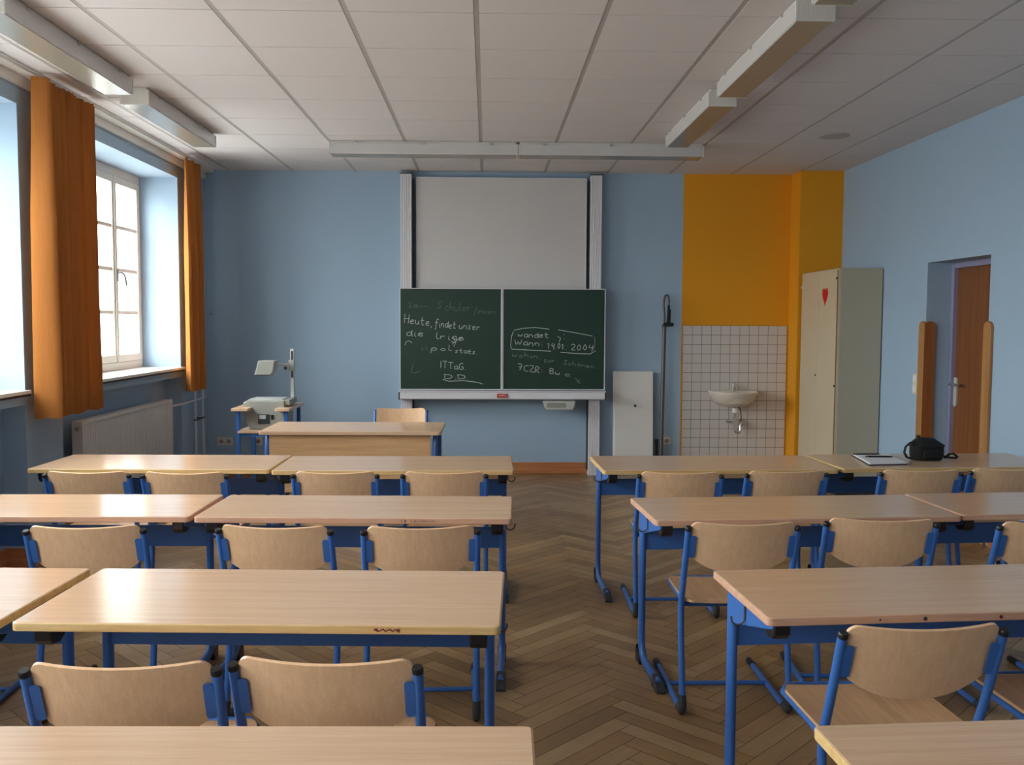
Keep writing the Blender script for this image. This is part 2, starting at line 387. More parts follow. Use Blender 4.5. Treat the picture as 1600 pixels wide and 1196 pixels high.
# windows
def make_window(n, a, c):
    root = bpy.data.objects.new('window_%d' % n, None); COL.objects.link(root); root.location = (-3.17, (a+c)/2, SILL); struct(root)
    w, h = c-a, LINT-SILL; y0, y1 = -w/2, w/2
    b = B()
    b.box(-.05, .03, y0, y1, h-.07, h); b.box(-.05, .03, y0, y1, .02, .085); b.box(-.05, .03, y0, y0+.055, .085, h-.07); b.box(-.05, .03, y1-.055, y1, .085, h-.07)
    b.box(-.05, .035, -.04, .04, .085, h-.07)
    b.build('window_frame', 'frame', root, bevel=.006)
    b = B(); b.box(-.10, .40, y0, y1, 0, .02, mi=0); b.box(.395, .41, y0-.001, y1+.001, .0, .021, mi=0); b.box(.38, .405, y0, y1, -.014, -.0005, mi=1)
    b.build('window_sill', ['sill', 'dark'], root)
    for side in (-1, 1):
        lo, hi = (y0+.055, -.04) if side < 0 else (.04, y1-.055)
        mid = (lo+hi)/2
        for q, (p0, p1) in enumerate(((lo, mid), (mid, hi))):
            b = B(); z0, z1 = .085, h-.07; s = .045; t = (-.035, .040)
            b.box(*t, p0+.002, p1-.002, z1-s-.02, z1-.003); b.box(*t, p0+.002, p1-.002, z0+.003, z0+s+.02)
            b.box(*t, p0+.002, p0+s, z0+s+.02, z1-s-.02); b.box(*t, p1-s, p1-.002, z0+s+.02, z1-s-.02)
            zz0, zz1 = z0+s+.02, z1-s-.02
            for k in (1, 2, 3):
                zz = zz0+(zz1-zz0)*k/4; b.box(-.02, .03, p0+s, p1-s, zz-.016, zz+.016)
            cs = b.build('casement', 'frame', root, bevel=.004)
            box('pane', 'glass', cs, -.003, .001, p0+s-.003, p1-s+.003, zz0-.003, zz1+.003)
        b = B(); b.box(.036, .052, mid-.02, mid+.02, z0, z1); b.build('meeting_stile', 'frame', root, bevel=.006)
        hn = B(); zc = 1.93-SILL-.02
        hn.box(.052, .06, mid-.012, mid+.012, zc-.05, zc+.05)
        hn.tube([(.058, mid, zc+.02), (.085, mid, zc+.025), (.095, mid+.03, zc+.015), (.095, mid+.065, zc-.02), (.095, mid+.085, zc-.08)], .0075, 8)
        hn.build('window_handle', 'steel', root)
for k, (a, c) in enumerate(WIN): make_window(k+1, a, c)

# door
droot = bpy.data.objects.new('door_1', None); COL.objects.link(droot); droot.location = (3.69, (DY0+DY1)/2, 0); struct(droot)
dw = (DY1-DY0)/2
b = B(); b.box(.006, .05, -dw+.03, dw-.03, .006, DZ-.045); leaf = b.build('door_leaf', 'w_door', droot, bevel=.003)
b = B(); b.box(-.03, .08, dw-.045, dw, 0, DZ); b.box(-.03, .08, -dw, -dw+.045, 0, DZ); b.box(-.03, .08, -dw+.045, dw-.045, DZ-.045, DZ)
b.build('door_frame', 'frame_grey', droot, bevel=.004)
b = B(); b.prism(rounded(.045, .23, .02, cx=dw-.075, cy=1.0), -.008, .005, 'x'); hp = b.build('handle_plate', 'lightgrey', leaf)
b = B(); b.tube([(0, dw-.075, 1.06), (-.045, dw-.075, 1.06), (-.055, dw-.085, 1.06), (-.055, dw-.21, 1.06)], .011, 10); b.build('door_handle', 'chrome', leaf)

# ================================================================== FURNITURE
def chair_proto():
    t = thing('school_chair', '', 'chair')
    # side tube profile (y, z)
    top, st, ft = (0, .760), (.150, .440), (.085, .05)
    def prof():
        P = [(0.0, .760), (.034, .655), (.073, .54), (.098, .475), (.108, .435), (.109, .395), (.104, .33), (.062, .10), (.055, .062), (.056, .036), (.072, .018), (.103, .0145)]
        return P+[(.60, .0145)]
    for s in (-1, 1):
        b = B(); b.tube([(s*.21, y, z) for y, z in prof()], .0125, 12); lg = b.build('leg', 'blue', t)
        d = Vector((0, -.31, .95)).normalized()
        b = B(); p = Vector((s*.21, 0, .756)); b.tube([p-d*.006, p+d*.005, p+d*.009], .0133, 12, radii=[1, 1, .82]); b.build('tube_cap', 'black', lg)
        b = B(); b.tube([(s*.21, .550, .0145), (s*.21, .615, .0145), (s*.21, .625, .0145)], .0150, 12, radii=[1, 1, .7]); b.build('foot_cap', 'black', lg)
        b = B(); b.tube([(s*.21, .060, .085), (s*.21, .0525, .05), (s*.21, .054, .03), (s*.21, .070, .017), (s*.21, .12, .0165)], .0155, 12); b.build('foot_cap', 'rubber', lg)
        b = B()
        d = Vector((0, .32, -.947)); pl = rounded(.024, .096, .008, 3)
        nrm = Vector((0, -.947, -.32))
        ring = []
        for off in (.004, .0075):
            ring.append([Vector((s*.1905, 0, 0))+Vector((0, .0215, .684))+Vector((p[0], 0, 0))-d*p[1]+nrm*off for p in pl])
        b.loft(ring, smooth=False); b.build('bracket', 'blue', t)
    b = B(); b.cyl((-.205, .34, .020), (.205, .34, .020), .0095, 12); b.build('stretcher', 'blue', t)
    b = B(); P = [(-.205, .112, .428), (-.19, .20, .428), (-.188, .45, .428), (-.165, .49, .428), (.165, .49, .428), (.188, .45, .428), (.19, .20, .428), (.205, .112, .428)]
    b.tube(P, .0115, 10); b.tube([(-.205, .135, .424), (.205, .135, .424)], .0095, 10); b.build('seat_frame', 'blue', t)
    # backrest: curved plywood, bottom edge arched
    b = B(); nx, nz = 34, 10; fr, bk = [], []
    d = Vector((0, .32, -.947)); nrm = Vector((0, -.947, -.32))
    for i in range(nz+1):
        r1, r2 = [], []
        for j in range(nx+1):
            u = math.sin(PI/2*(-1+2*j/nx)); au = abs(u)
            x = u*.199
            cr = .030; dx = max(0, .199*(au-1)+cr) ; topd = cr-math.sqrt(max(0, cr*cr-dx*dx))   # rounded upper corners
            bot = .212-.066*au**2.6
            if au > .93: bot -= .006
            v = topd+(bot-topd)*i/nz
            sag = .030*(1-u*u)
            c = Vector((x, -.008, .783))+d*v+nrm*(sag-.006)
            r1.append(c+nrm*.0045); r2.append(c-nrm*.0045)
        fr.append(r1); bk.append(r2)
    b.sheet(fr, bk); b.build('backrest', 'w_ply', t)
    # seat: dished plywood with rounded corners
    b = B(); up, dn = [], []; nx, ny = 14, 14
    for i in range(ny+1):
        y = .078+.41*i/ny; r1, r2 = [], []
        e = 0
        if i < 2: e = (.028, .008)[i]
        if i > ny-3: e = {ny-2: .012, ny-1: .028, ny: .055}[i]
        for j in range(nx+1):
            u = -1+2*j/nx; x = u*(.203-e); v = i/ny
            z = .452-.012*(1-u*u)*math.sin(PI*min(1, v*1.25))-.022*max(0, (v-.8)/.2)**2+.004*abs(u)**3
            r1.append((x, y, z)); r2.append((x, y, z-.010))
        up.append(r1); dn.append(r2)
    b.sheet(up, dn); b.build('seat', 'w_seat', t)
    return t

def table_proto(D, edge):
    t = thing('school_desk', '', 'desk'); w = 1.296; f, k = -D/2, D/2
    b = B(); b.mi = 0
    b.prism(rounded(w-.004, D-.004, .014, 4), .715, .7396, 'z')
    bm = b.bm
    b.mi = 1; b.prism(rounded(w, D, .016, 4), .7155, .7388, 'z')
    tp = b.build('tabletop', ['w_top', edge], t, bevel=.003)
    for s in (-1, 1):
        x = s*(w/2-.045); yc = k-.075
        P = [(x, yc, .712), (x, yc, .16)]+[(x, yc-.09+.09*math.cos(a), .118-.09*math.sin(a)) for a in [R_(q) for q in (10, 25, 40, 55, 70, 82)]]+[(x, yc-.13, .026), (x, f+.09, .024)]
        b = B(); b.tube(P, .0155, 14, ry=.024); lg = b.build('leg', 'blue', t)
        b = B(); b.loft([[(x+sx_*a, y, z) for sx_, z in ((-1, 0), (1, 0), (1, h), (-1, h))] for y, a, h in ((f+.045, .019, .014), (f+.055, .020, .024), (f+.13, .020, .050), (f+.15, .018, .052))], smooth=False)
        b.build('foot_cap', 'rubber', lg, bevel=.004)
        b = B(); b.loft([[(x+sx_*a, y, z) for sx_, z in ((-1, 0), (1, 0), (1, h), (-1, h))] for y, a, h in ((yc-.035, .018, .03), (yc+.03, .020, .055), (yc+.038, .017, .075))], smooth=False)
        b.build('foot_cap', 'black', lg, bevel=.004)
        b = B(); b.prism([(yc, .713), (yc, .60), (yc-.03, .598), (f+.10, .675), (f+.05, .690), (f+.05, .713)], x-.013, x+.013, 'x'); b.build('support_arm', 'blue', t, bevel=.003)
        xi = x-s*.016
        b = B(); b.prism([(f+.045, .7135), (f+.045, .675), (f+.060, .660), (f+.095, .655), (f+.125, .668), (f+.125, .7135)], xi-.024, xi+.024, 'x'); b.build('end_shoe', 'black', t, bevel=.005)
        xo = x+s*.014
        b = B(); b.tube([(xo+.003*s, f+.26, .708), (xo+s*.003, f+.26, .655)]+[(xo+s*(.003+.020*(1-math.cos(a))), f+.26, .655-.020*math.sin(a)) for a in [R_(q) for q in range(15, 181, 15)]]+[(xo+s*.044, f+.26, .662)], .0032, 8)
        b.build('bag_hook', 'steel', t)
    b = B(); b.box(-w/2+.045, w/2-.045, k-.084, k-.078, .518, .615)
    b.build('modesty_panel', 'blue', t, bevel=.002)
    b = B(); b.box(-w/2+.045, w/2-.045, k-.070, k-.045, .690, .714); b.build('crossbar', 'blue', t)
    return t

chair0 = chair_proto()
deskA = table_proto(.545, 'w_edge_y')
deskB = table_proto(.49, 'w_edge_p')
ALL = list(bpy.data.objects)
DG = 'two-seat school desks in the classroom rows'
desks = [
    ('A', -1.812, 5.255, -1.0, 'two-seat beech desk with blue legs in the front row, nearest the radiator'),
    ('A', -.502, 5.207, 0.0, 'two-seat beech desk in the front left row, the one beside the aisle'),
    ('B', -1.858, 4.02, -.6, 'two-seat beech desk in the second left row, on the window side'),
    ('B', -.538, 3.985, -1.9, 'two-seat beech desk in the second left row, beside the aisle'),
    ('A', -1.932, 2.735, -2.2, 'two-seat beech desk in the third left row, on the window side, only its corner showing'),
    ('A', -.600, 2.685, -2.2, 'two-seat beech desk in the third left row with a red-brown scrawl on its edge'),
    ('A', -.560, 1.53, -1.0, 'nearest two-seat beech desk on the left, its bare top filling the bottom edge'),
    ('A', 1.268, 5.232, 1.5, 'two-seat beech desk in the front right row, beside the aisle'),
    ('A', 2.585, 5.315, 3.5, 'two-seat beech desk in the front right row carrying the notebook and black camera bag'),
    ('B', 1.313, 3.965, 3.4, 'two-seat beech desk in the second right row, beside the aisle'),
    ('B', 2.620, 4.065, 3.2, 'two-seat beech desk in the second right row, toward the door wall'),
    ('B', 1.392, 2.735, 3.8, 'two-seat beech desk in the third right row with dotted marks along its edge'),
    ('A', 1.310, 1.545, 3.0, 'nearest two-seat beech desk on the right, its corner at the bottom edge'),
]
used = {'A': deskA, 'B': deskB}; first = {'A': True, 'B': True}; DESK = []
for ty, x, y, r, lab in desks:
    o = used[ty] if first[ty] else copy_tree(used[ty]); first[ty] = False
    o.location = (x, y, 0); o.rotation_euler = (0, 0, R_(r)); tag(o, lab, 'desk', DG); DESK.append(o)
CG = 'blue-framed beech school chairs at the desks'
chairs = [
    (-2.005, 4.665, -1, 'beech school chair at the front left row, closest to the radiator'),
    (-1.512, 4.640, -2.0, 'beech school chair at the front left row, second from the window side'),
    (-.763, 4.650, 0, 'beech school chair at the front left row, left seat of the aisle desk'),
    (-.215, 4.650, 0, 'beech school chair at the front left row, right seat next to the aisle'),
    (-2.150, 3.43, 3, 'beech school chair at the second left row, only a leg showing at the left edge'),
    (-1.484, 3.425, 2.5, 'beech school chair at the second left row, fully seen one nearest the windows'),
    (-.788, 3.420, -4.0, 'beech school chair at the second left row, left seat of the aisle desk'),
    (-.245, 3.408, 2.0, 'beech school chair at the second left row, right seat next to the aisle'),
    (-.813, 2.040, .7, 'large near beech school chair at the third left row, left of the two'),
    (-.364, 2.058, -3.5, 'large near beech school chair at the third left row, right of the two'),
    (.982, 4.645, -1.5, 'beech school chair at the front right row, next to the aisle'),
    (1.539, 4.680, 3.0, 'beech school chair at the front right row, second from the aisle'),
    (2.252, 4.715, 0.0, 'beech school chair at the front right row, in front of the notebook'),
    (2.745, 4.765, 2.0, 'beech school chair at the front right row, right of the camera bag'),
    (.976, 3.462, 0.0, 'beech school chair at the second right row, next to the aisle, its seat in view'),
    (1.534, 3.525, -4.0, 'beech school chair at the second right row, middle of the three in view'),
    (2.178, 3.465, 0.0, 'beech school chair at the second right row, cut by the right picture edge'),
    (1.105, 2.270, 2.5, 'large near beech school chair at the third right row, turned slightly, seat showing'),
    (1.715, 2.345, 2.0, 'near beech school chair at the right edge, only its seat corner showing'),
]
for k, (x, y, r, lab) in enumerate(chairs):
    o = chair0 if k == 0 else copy_tree(chair0)
    o.location = (x, y, 0); o.rotation_euler = (0, 0, R_(r)); tag(o, lab, 'chair', CG)
# teacher chair faces the class
tch = copy_tree(chair0); tch.name = 'teacher_chair'; tch.location = (-.705, 7.60, 0); tch.rotation_euler = (0, 0, R_(180)); tch.scale = (1.0, 1.0, 1.055)
tag(tch, 'beech chair behind the teacher desk, facing the class', 'chair')
if 'group' in tch: del tch['group']

# scribbles on two desk edges
def scribble(name, parent, strokes, y, m, r=.0012):
    b = B()
    for s in strokes: b.tube([(p[0], y, p[1]) for p in s], r, 5)
    return b.build(name, m, parent)
scribble('ink_scrawl', DESK[5], [[(.315+.006*i, .7275+.004*math.sin(i*2.1)*(1-.03*i)) for i in range(12)], [(.315, .731), (.325, .724), (.322, .731)], [(.375, .724), (.381, .732), (.381, .722)]], -.2727, 'ink', .0018)
for i, (x, r_) in enumerate(((-.20, .006), (.02, .005), (.10, .005), (.18, .005), (-.33, .003))):
    b = B(); b.cyl((x, -.2452, .727), (x, -.2462, .727), r_, 10); b.build('ink_dot', 'ink' if i in (2, 1) else 'rubber', DESK[11])
scribble('pencil_marks', DESK[3], [[(x, .7215), (x+.001, .733)] for x in (.20, .213, .216, .24, .253, .29)]+[[(.255+.012*i, .7275+.003*(-1)**i) for i in range(8)]], -.2456, 'rubber', .0008)

# teacher desk
td = thing('teacher_desk', 'beech teacher desk with front panel and blue legs below the chalkboard', 'desk', (-.977, 6.93, 0), R_(-.8))
b = B(); b.prism(rounded(1.30, .63, .02, 4), .722, .75, 'z'); b.build('tabletop', ['w_top'], td, bevel=.004)
b = B(); b.box(-.585, .575, -.265, -.247, .30, .716); b.build('front_panel', 'w_panel', td, bevel=.002)
for s in (-1, 1):
    x = s*.605; P = [(x, -.19, .716), (x, -.215, .70), (x, -.235, .66), (x, -.24, .60), (x, -.24, .10), (x, -.23, .05), (x, -.20, .026), (x, .18, .026), (x, .21, .05), (x, .22, .10), (x, .22, .66), (x, .20, .70), (x, .17, .716)]
    b = B(); b.tube(P, .0175, 14); lg = b.build('leg', 'blue', td)
    b = B(); b.box(x-.02, x+.02, -.22, -.13, 0, .03); b.build('foot_cap', 'black', lg, bevel=.006)
    b = B(); b.box(x-.02, x+.02, .12, .21, 0, .03); b.build('foot_cap', 'black', lg, bevel=.006)
b = B(); b.box(-.59, .59, .16, .19, .685, .72); b.build('crossbar', 'blue', td)

# projector trolley
tr = thing('projector_trolley', 'two-level blue and beech trolley carrying the overhead projector', 'trolley', (-1.955, 8.32, 0))
b = B(); b.prism(rounded(.15, .62, .01, 3, cx=-.175), .755, .78, 'z'); b.build('side_shelf', 'w_top', tr, bevel=.003)
b = B(); b.prism(rounded(.13, .62, .01, 3, cx=.19), .755, .78, 'z'); b.build('side_shelf', 'w_top', tr, bevel=.003)
b = B(); b.prism(rounded(.42, .58, .01, 3, cx=.01), .562, .584, 'z'); b.build('lower_shelf', 'w_top', tr, bevel=.003)
for sx_ in (-.20, .215):
    for sy_ in (-.265, .265):
        b = B(); b.box(sx_-.016, sx_+.016, sy_-.016, sy_+.016, .07, .754); lg = b.build('leg', 'blue', tr, bevel=.003)
        b = B(); b.cyl((sx_-.012, sy_, .035), (sx_+.012, sy_, .035), .035, 16); b.build('wheel', 'black', lg)
for y in (-.265, .265):
    b = B(); b.box(-.19, .20, y-.012, y+.012, .535, .561); b.build('shelf_rail', 'blue', tr)
# overhead projector
oh = thing('overhead_projector', 'grey overhead projector with post and tilted head on the trolley', 'projector', (-1.945, 8.30, .584))
b = B()
b.prism([(-.135, 0), (.175, 0), (.175, .255), (-.150, .255), (-.185, .235), (-.185, .16), (-.165, .10)], -.17, .19, 'y'); b.build('body', 'greyplastic', oh, bevel=.010, seg=3)
b = B(); b.box(-.150, .150, -.14, .16, .2555, .262); b.build('stage_glass', 'lightgrey', oh, bevel=.003)
b = B(); b.box(.1755, .215, -.15, .16, .215, .262); b.build('lamp_ledge', 'greyplastic', oh, bevel=.004)
b = B(); b.box(-.055, .045, -.176, -.1705, .05, .135, mi=0); b.box(-.045, .012, -.180, -.1765, .095, .128, mi=1); b.box(.058, .08, -.178, -.1705, .09, .13, mi=2)
b.build('switch_panel', ['rubber', 'lightgrey', 'black'], oh)
b = B(); b.box(.172, .204, .10, .13, .262, .70); po = b.build('post', 'lightgrey', oh, bevel=.003)
b = B(); b.box(.181, .195, .0965, .0998, .44, .68); b.build('gear_rack', 'black', po)
b = B(); b.box(.160, .212, .075, .098, .50, .60); b.build('height_slider', 'greyplastic', oh, bevel=.006)
b = B(); b.tube([(.16, .07, .555), (.08, .02, .56), (.045, 0, .565)], .014, 10, radii=[1, .8, 1.1]); b.build('head_arm', 'lightgrey', oh)
b = B(); b.cyl((.150, .05, .528), (.128, .05, .528), .012, 12); b.build('focus_knob', 'black', oh)
b = B(); b.prism([(-.105, .475), (.035, .475), (.058, .50), (.075, .60), (-.070, .60), (-.09, .52)], -.09, .06, 'y')
hd = b.build('projection_head', 'greyplastic', oh, bevel=.006)
b = B(); b.box(-.095, .03, -.08, .05, .468, .4745); b.build('head_lens', 'black', hd)

# ================================================================== CHALKBOARD WALL
for k, (xa, xb, lab) in enumerate(((-.855, -.742, 'white grooved board column left of the chalkboard'), (1.013, 1.128, 'white grooved board column right of the chalkboard'))):
    c = thing('board_column', lab, 'column', ((xa+xb)/2, 9.26, 0), 0, 'tall columns carrying the sliding board'); w = xb-xa
    b = B(); pts = [(-w/2, .068), (-w/2, -.055)]; n = 5
    for i in range(n):
        x0 = -w/2+w*i/n; pts += [(x0+.003, -.060), (x0+w/n-.005, -.060), (x0+w/n-.003, -.055)]
    pts += [(w/2, .068)]
    b.prism(pts, .0, 2.975, 'z'); b.build('profile', 'alu', c)
    b = B(); b.box(-w/2-.003, w/2+.003, -.063, .069, 2.9755, 2.985); b.build('end_cap', 'dark', c)
    b = B(); xx = (w/2+.001) if k == 0 else (-w/2-.013); b.box(xx, xx+.012, -.02, .04, .05, 2.93); b.build('shadow_strip', 'rubber', c)  # dark strip stands in for the shadow along the column's inner side
pb = thing('projection_board', 'plain off-white projection board above the chalkboard', 'whiteboard', (.138, 9.27, 1.86))
b = B(); b.box(-.832, .832, -.012, .012, -.85, 1.082); b.build('board_face', 'screen', pb, bevel=.002)
b = B(); b.box(-.84, .84, -.016, .014, 1.0825, 1.093); b.box(-.842, -.8325, -.016, .014, -.85, 1.0824); b.box(.8325, .842, -.016, .014, -.85, 1.0824); b.build('board_frame', 'alu', pb)

cb = thing('chalkboard', 'green double-panel chalkboard covered in German handwriting', 'chalkboard', (.147, 9.16, .862))
def panel(x0, x1):
    b = B(); b.box(x0+.008, x1-.008, -.009, .009, .008, .992); pn = b.build('board_panel', 'board', cb)
    b = B(); b.box(x0, x1, -.014, .012, .992, 1.0); b.box(x0, x1, -.014, .012, 0, .008); b.box(x0, x0+.008, -.014, .012, .008, .992); b.box(x1-.008, x1, -.014, .012, .008, .992)
    b.build('panel_frame', 'alu', pn); return pn
P1 = panel(-1.007, -.006); P2 = panel(.006, 1.017)
b = B(); b.box(-.004, .004, -.022, .012, 0, 1.005); b.build('centre_seam', 'alu', cb)
b = B(); b.prism([(-.012, -.018), (-.10, -.018), (-.10, -.082), (-.085, -.090), (.03, -.090), (.03, -.018)], -1.0, 1.010, 'x'); b.build('chalk_tray', 'alu', cb, bevel=.003)
b = B(); b.box(-1.012, 1.020, -.104, .03, -.0155, -.006); b.build('tray_lip', 'alu', cb)
for s in (-1.012, 1.0115):
    b = B(); b.box(s, s+.010, -.10, .03, -.092, -.010); b.build('tray_end', 'dark', cb)
bd = B(); bd.box(-.05, .05, -.112, -.104, -.070, -.030); bd = bd.build('maker_badge', 'red', cb)
b = B()
for i in range(7): b.box(-.034+.010*i, -.028+.010*i, -.1125, -.1121, -.053, -.043)
b.build('badge_lettering', 'paper', bd)
b = B(); b.loft([[(x, y, z) for x, y in ((x0, -.02), (x1, -.02), (x1, -.15), (x0, -.15))] for x0, x1, z in ((.40, .72, -.10), (.415, .705, -.16), (.43, .69, -.185))], smooth=False)
sp = b.build('sponge_tray', 'lightgrey', cb, bevel=.008)
b = B(); b.prism(rounded(.19, .050, .012, 3, cx=.53, cy=-.138), -.1505, -.149, 'y'); b.build('tray_recess', 'greyplastic', sp)

# handwriting: strokes in a cell (x right, y up; baseline 0, x-height 4, ascender 8)
G = {
 'a': [[(3, 4), (1, 4), (0, 2), (1, 0), (3, 1), (3, 4), (3.2, 0), (4, .5)]],
 'b': [[(0, 8), (0, 0), (2, 0), (3, 2), (2, 4), (0, 3)]],
 'c': [[(3, 3.5), (1.5, 4), (0, 2), (1.2, 0), (3, .5)]],
 'd': [[(3, 4), (1, 4), (0, 2), (1, 0), (3, 1), (3, 8), (3.2, 0), (4, .4)]],
 'e': [[(0, 2), (3, 2.5), (2, 4), (.5, 3.5), (0, 1.5), (1, 0), (3, .7)]],
 'f': [[(3, 7), (2, 8), (1, 6), (1, -2), (0, -3)], [(-.5, 4), (3, 4)]],
 'g': [[(3, 4), (1, 4), (0, 2), (1, .5), (3, 1.5), (3, 4), (3, -2), (1.5, -3.5), (0, -2)]],
 'h': [[(0, 8), (0, 0), (0, 3), (1.5, 4), (2.7, 3), (2.8, 0)]],
 'i': [[(.5, 4), (.5, .5), (1.5, 0)], [(.5, 6), (.6, 6.2)]],
 'l': [[(0, 8), (0, 1), (1, 0), (1.8, .6)]],
 'n': [[(0, 4), (0, 0), (0, 3), (1.5, 4), (2.7, 3), (2.8, 0)]],
 'm': [[(0, 4), (0, 0), (0, 3), (1, 4), (1.8, 3), (1.8, 0), (1.8, 3), (2.8, 4), (3.6, 3), (3.7, 0)]],
 'o': [[(1.5, 4), (0, 2), (1.5, 0), (3, 2), (1.5, 4)]],
 'p': [[(0, 4), (0, -3.5)], [(0, 3), (1.5, 4), (3, 2), (1.5, 0), (0, 1)]],
 'r': [[(0, 4), (0, 0), (0, 2.6), (1.2, 4), (2.6, 3.6)]],
 's': [[(2.8, 3.6), (1.2, 4), (.4, 3), (2.4, 1.2), (1.4, 0), (0, .5)]],
 't': [[(1, 7), (1, 1), (2, 0), (3, .6)], [(-.3, 4.3), (2.8, 4.3)]],
 'u': [[(0, 4), (0, 1), (1.2, 0), (2.8, 1), (2.8, 4), (2.9, 0)]],
 'v': [[(0, 4), (1.4, 0), (3, 4)]],
 'w': [[(0, 4), (.6, 0), (1.8, 3), (2.8, 0), (4, 4)]],
 'z': [[(0, 4), (3, 4), (0, 0), (3, 0)]],
 'x': [[(0, 4), (3, 0)], [(3, 4), (0, 0)]],
 'y': [[(0, 4), (1.5, 1)], [(3, 4), (0, -3)]],
 'ü': [[(0, 4), (0, 1), (1.2, 0), (2.8, 1), (2.8, 4), (2.9, 0)], [(.6, 6), (.7, 6.3)], [(2.2, 6), (2.3, 6.3)]],
 'ö': [[(1.5, 4), (0, 2), (1.5, 0), (3, 2), (1.5, 4)], [(.6, 6), (.7, 6.3)], [(2.2, 6), (2.3, 6.3)]],
 'H': [[(0, 8), (0, 0)], [(3.4, 8), (3.2, 0)], [(0, 4), (3.4, 4.4)]],
 'S': [[(3.4, 7), (2, 8), (.3, 6.5), (3, 3), (1.6, 0), (0, 1)]],
 'F': [[(4, 7.6), (.6, 7.8), (0, 0)], [(.2, 4.2), (2.8, 4.4)]],
 'W': [[(0, 7), (1.2, 0), (2.4, 6), (3.8, 0), (5, 7.5)]],
 'T': [[(0, 8), (4, 8)], [(2, 8), (2, 0)]],
 'I': [[(1, 8), (1, 0)]],
 'G': [[(3.6, 7), (2, 8), (0, 5), (.6, 1), (2.4, 0), (3.6, 1.5), (3.6, 3.5), (2, 3.5)]],
 'D': [[(0, 8), (0, 0), (3, .6), (4.4, 4), (3, 7.4), (-.6, 8)]],
 'C': [[(3.6, 7), (1.6, 7.6), (0, 4), (1.4, 0), (3.6, .8)]],
 'B': [[(0, 8), (0, 0), (2.4, .2), (3.2, 2), (2, 4), (0, 4.2), (2, 5), (2.8, 6.6), (1.6, 8), (0, 7.8)]],
 'R': [[(0, 0), (0, 8), (2.4, 7.8), (3, 6), (2, 4.2), (0, 4), (3.2, 0)]],
 'Z': [[(0, 8), (3.6, 8), (0, 0), (3.6, 0)]],
 '0': [[(1.6, 8), (0, 4), (1.6, 0), (3.2, 4), (1.6, 8)]],
 '1': [[(0, 6), (1.6, 8), (1.6, 0)]],
 '2': [[(0, 6.5), (1.4, 8), (3, 6.6), (2, 3.6), (0, 0), (3.4, .2)]],
 '4': [[(1, 8), (0, 3.6), (3.4, 3.8)], [(3, 7), (2.6, -1)]],
 '7': [[(0, 7.6), (3.4, 8), (1.4, 0)], [(.6, 4), (3, 4.4)]],
 '.': [[(.6, 0), (.9, .3)]], ',': [[(.9, .5), (.3, -1.4)]], ':': [[(.6, 1), (.8, 1.2)], [(.6, 4), (.8, 4.2)]], ';': [[(.6, 4), (.8, 4.2)], [(.8, 1), (.2, -2)]],
 '/': [[(3, 9), (0, -2)]], '-': [[(0, 3), (3, 3)]], '_': [[(0, 2), (4, 2)]],
}
ADV = {'i': 2.4, 'l': 2.4, 'm': 5, 'w': 5.2, 'W': 6.2, '.': 2, ',': 2, ':': 2.2, ';': 2.4, 'I': 2.6, ' ': 3.2, 'D': 5.6, 'H': 4.8, 'T': 5, 'G': 5, '/': 3.6}
def bx(px): return -1.007+(px-624)*2.024/321
def bz(py): return 1.0-(py-450)/158.3
def word(text, x0, x1, y, h, slope, slant, parent, m='chalk', r=.0034):
    """one chalked word between two columns of the board plan (x0, x1), base line y, letter height h"""
    b = B(); u = h/8; cx = 0; tot = sum(ADV.get(c, 4.3) for c in text)-1.0
    ux = (bx(x1)-bx(x0))/tot
    for ch in text:
        jit = random.uniform(-.5, .5)
        for st in G.get(ch, []):
            P = []
            for px, py in st:
                X = (cx+px+random.uniform(-.12, .12))*ux; Z = (py+jit+random.uniform(-.12, .12))*u
                P.append((bx(x0)+X+slant*Z, -.0105, bz(y)+Z+slope*X))
            if len(P) > 2:      # soften the pen path
                Q = [P[0]]
                for p, q in zip(P, P[1:]): Q += [tuple(.75*i+.25*j for i, j in zip(p, q)), tuple(.25*i+.75*j for i, j in zip(p, q))]
                P = Q+[P[-1]]
            b.tube(P, r, 5, ry=.0008)
        cx += ADV.get(ch, 4.3)
    return b.build('chalk_word', m, parent)
def line(pts, parent, m='chalk', r=.0036, name='chalk_line'):
    b = B(); b.tube([(bx(p[0]), -.0105, bz(p[1])) for p in pts], r, 5, ry=.0008); return b.build(name, m, parent)
for a in [('Heute,', 631, 674, 505, .088, -.09, .10), ('findet', 679, 711, 510, .080, -.09, .12), ('unser', 716, 749, 513, .074, -.09, .12), ('die', 634, 661, 524, .072, -.05, .12), ('lrige', 681, 724, 529, .066, -.05, .10),
          ('pol', 673, 704, 547, .056, -.02, .2), ('stats.', 710, 745, 550, .050, -.09, .15), ('ITTaG.', 686, 727, 574, .066, -.07, .02), ('D.D', 694, 727, 591.5, .044, 0, .05)]: word(*a, P1)
line([(691, 592), (700, 595), (724, 594), (745, 596.5), (753, 599)], P1)
line([(632, 539), (634, 533), (639, 532), (643, 535)], P1)
line([(707, 525), (711, 535), (708, 541), (706, 536), (720, 526), (724, 530), (716, 531)], P1)
for a in [('chüler', 694, 735, 485, .088, -.03, .05), ('/innen', 739, 773, 489, .060, -.03, .10), ('2a', 637, 652, 480, .05, 0, .1), ('--', 655, 668, 481, .05, 0, 0), ('S', 682, 690, 482, .07, 0, 0), ('ii', 657, 667, 546, .06, 0, .1)]: word(*a, P1, 'faint', .0030)
line([(645, 568), (641, 581), (648, 582), (655, 579)], P1, 'faint')
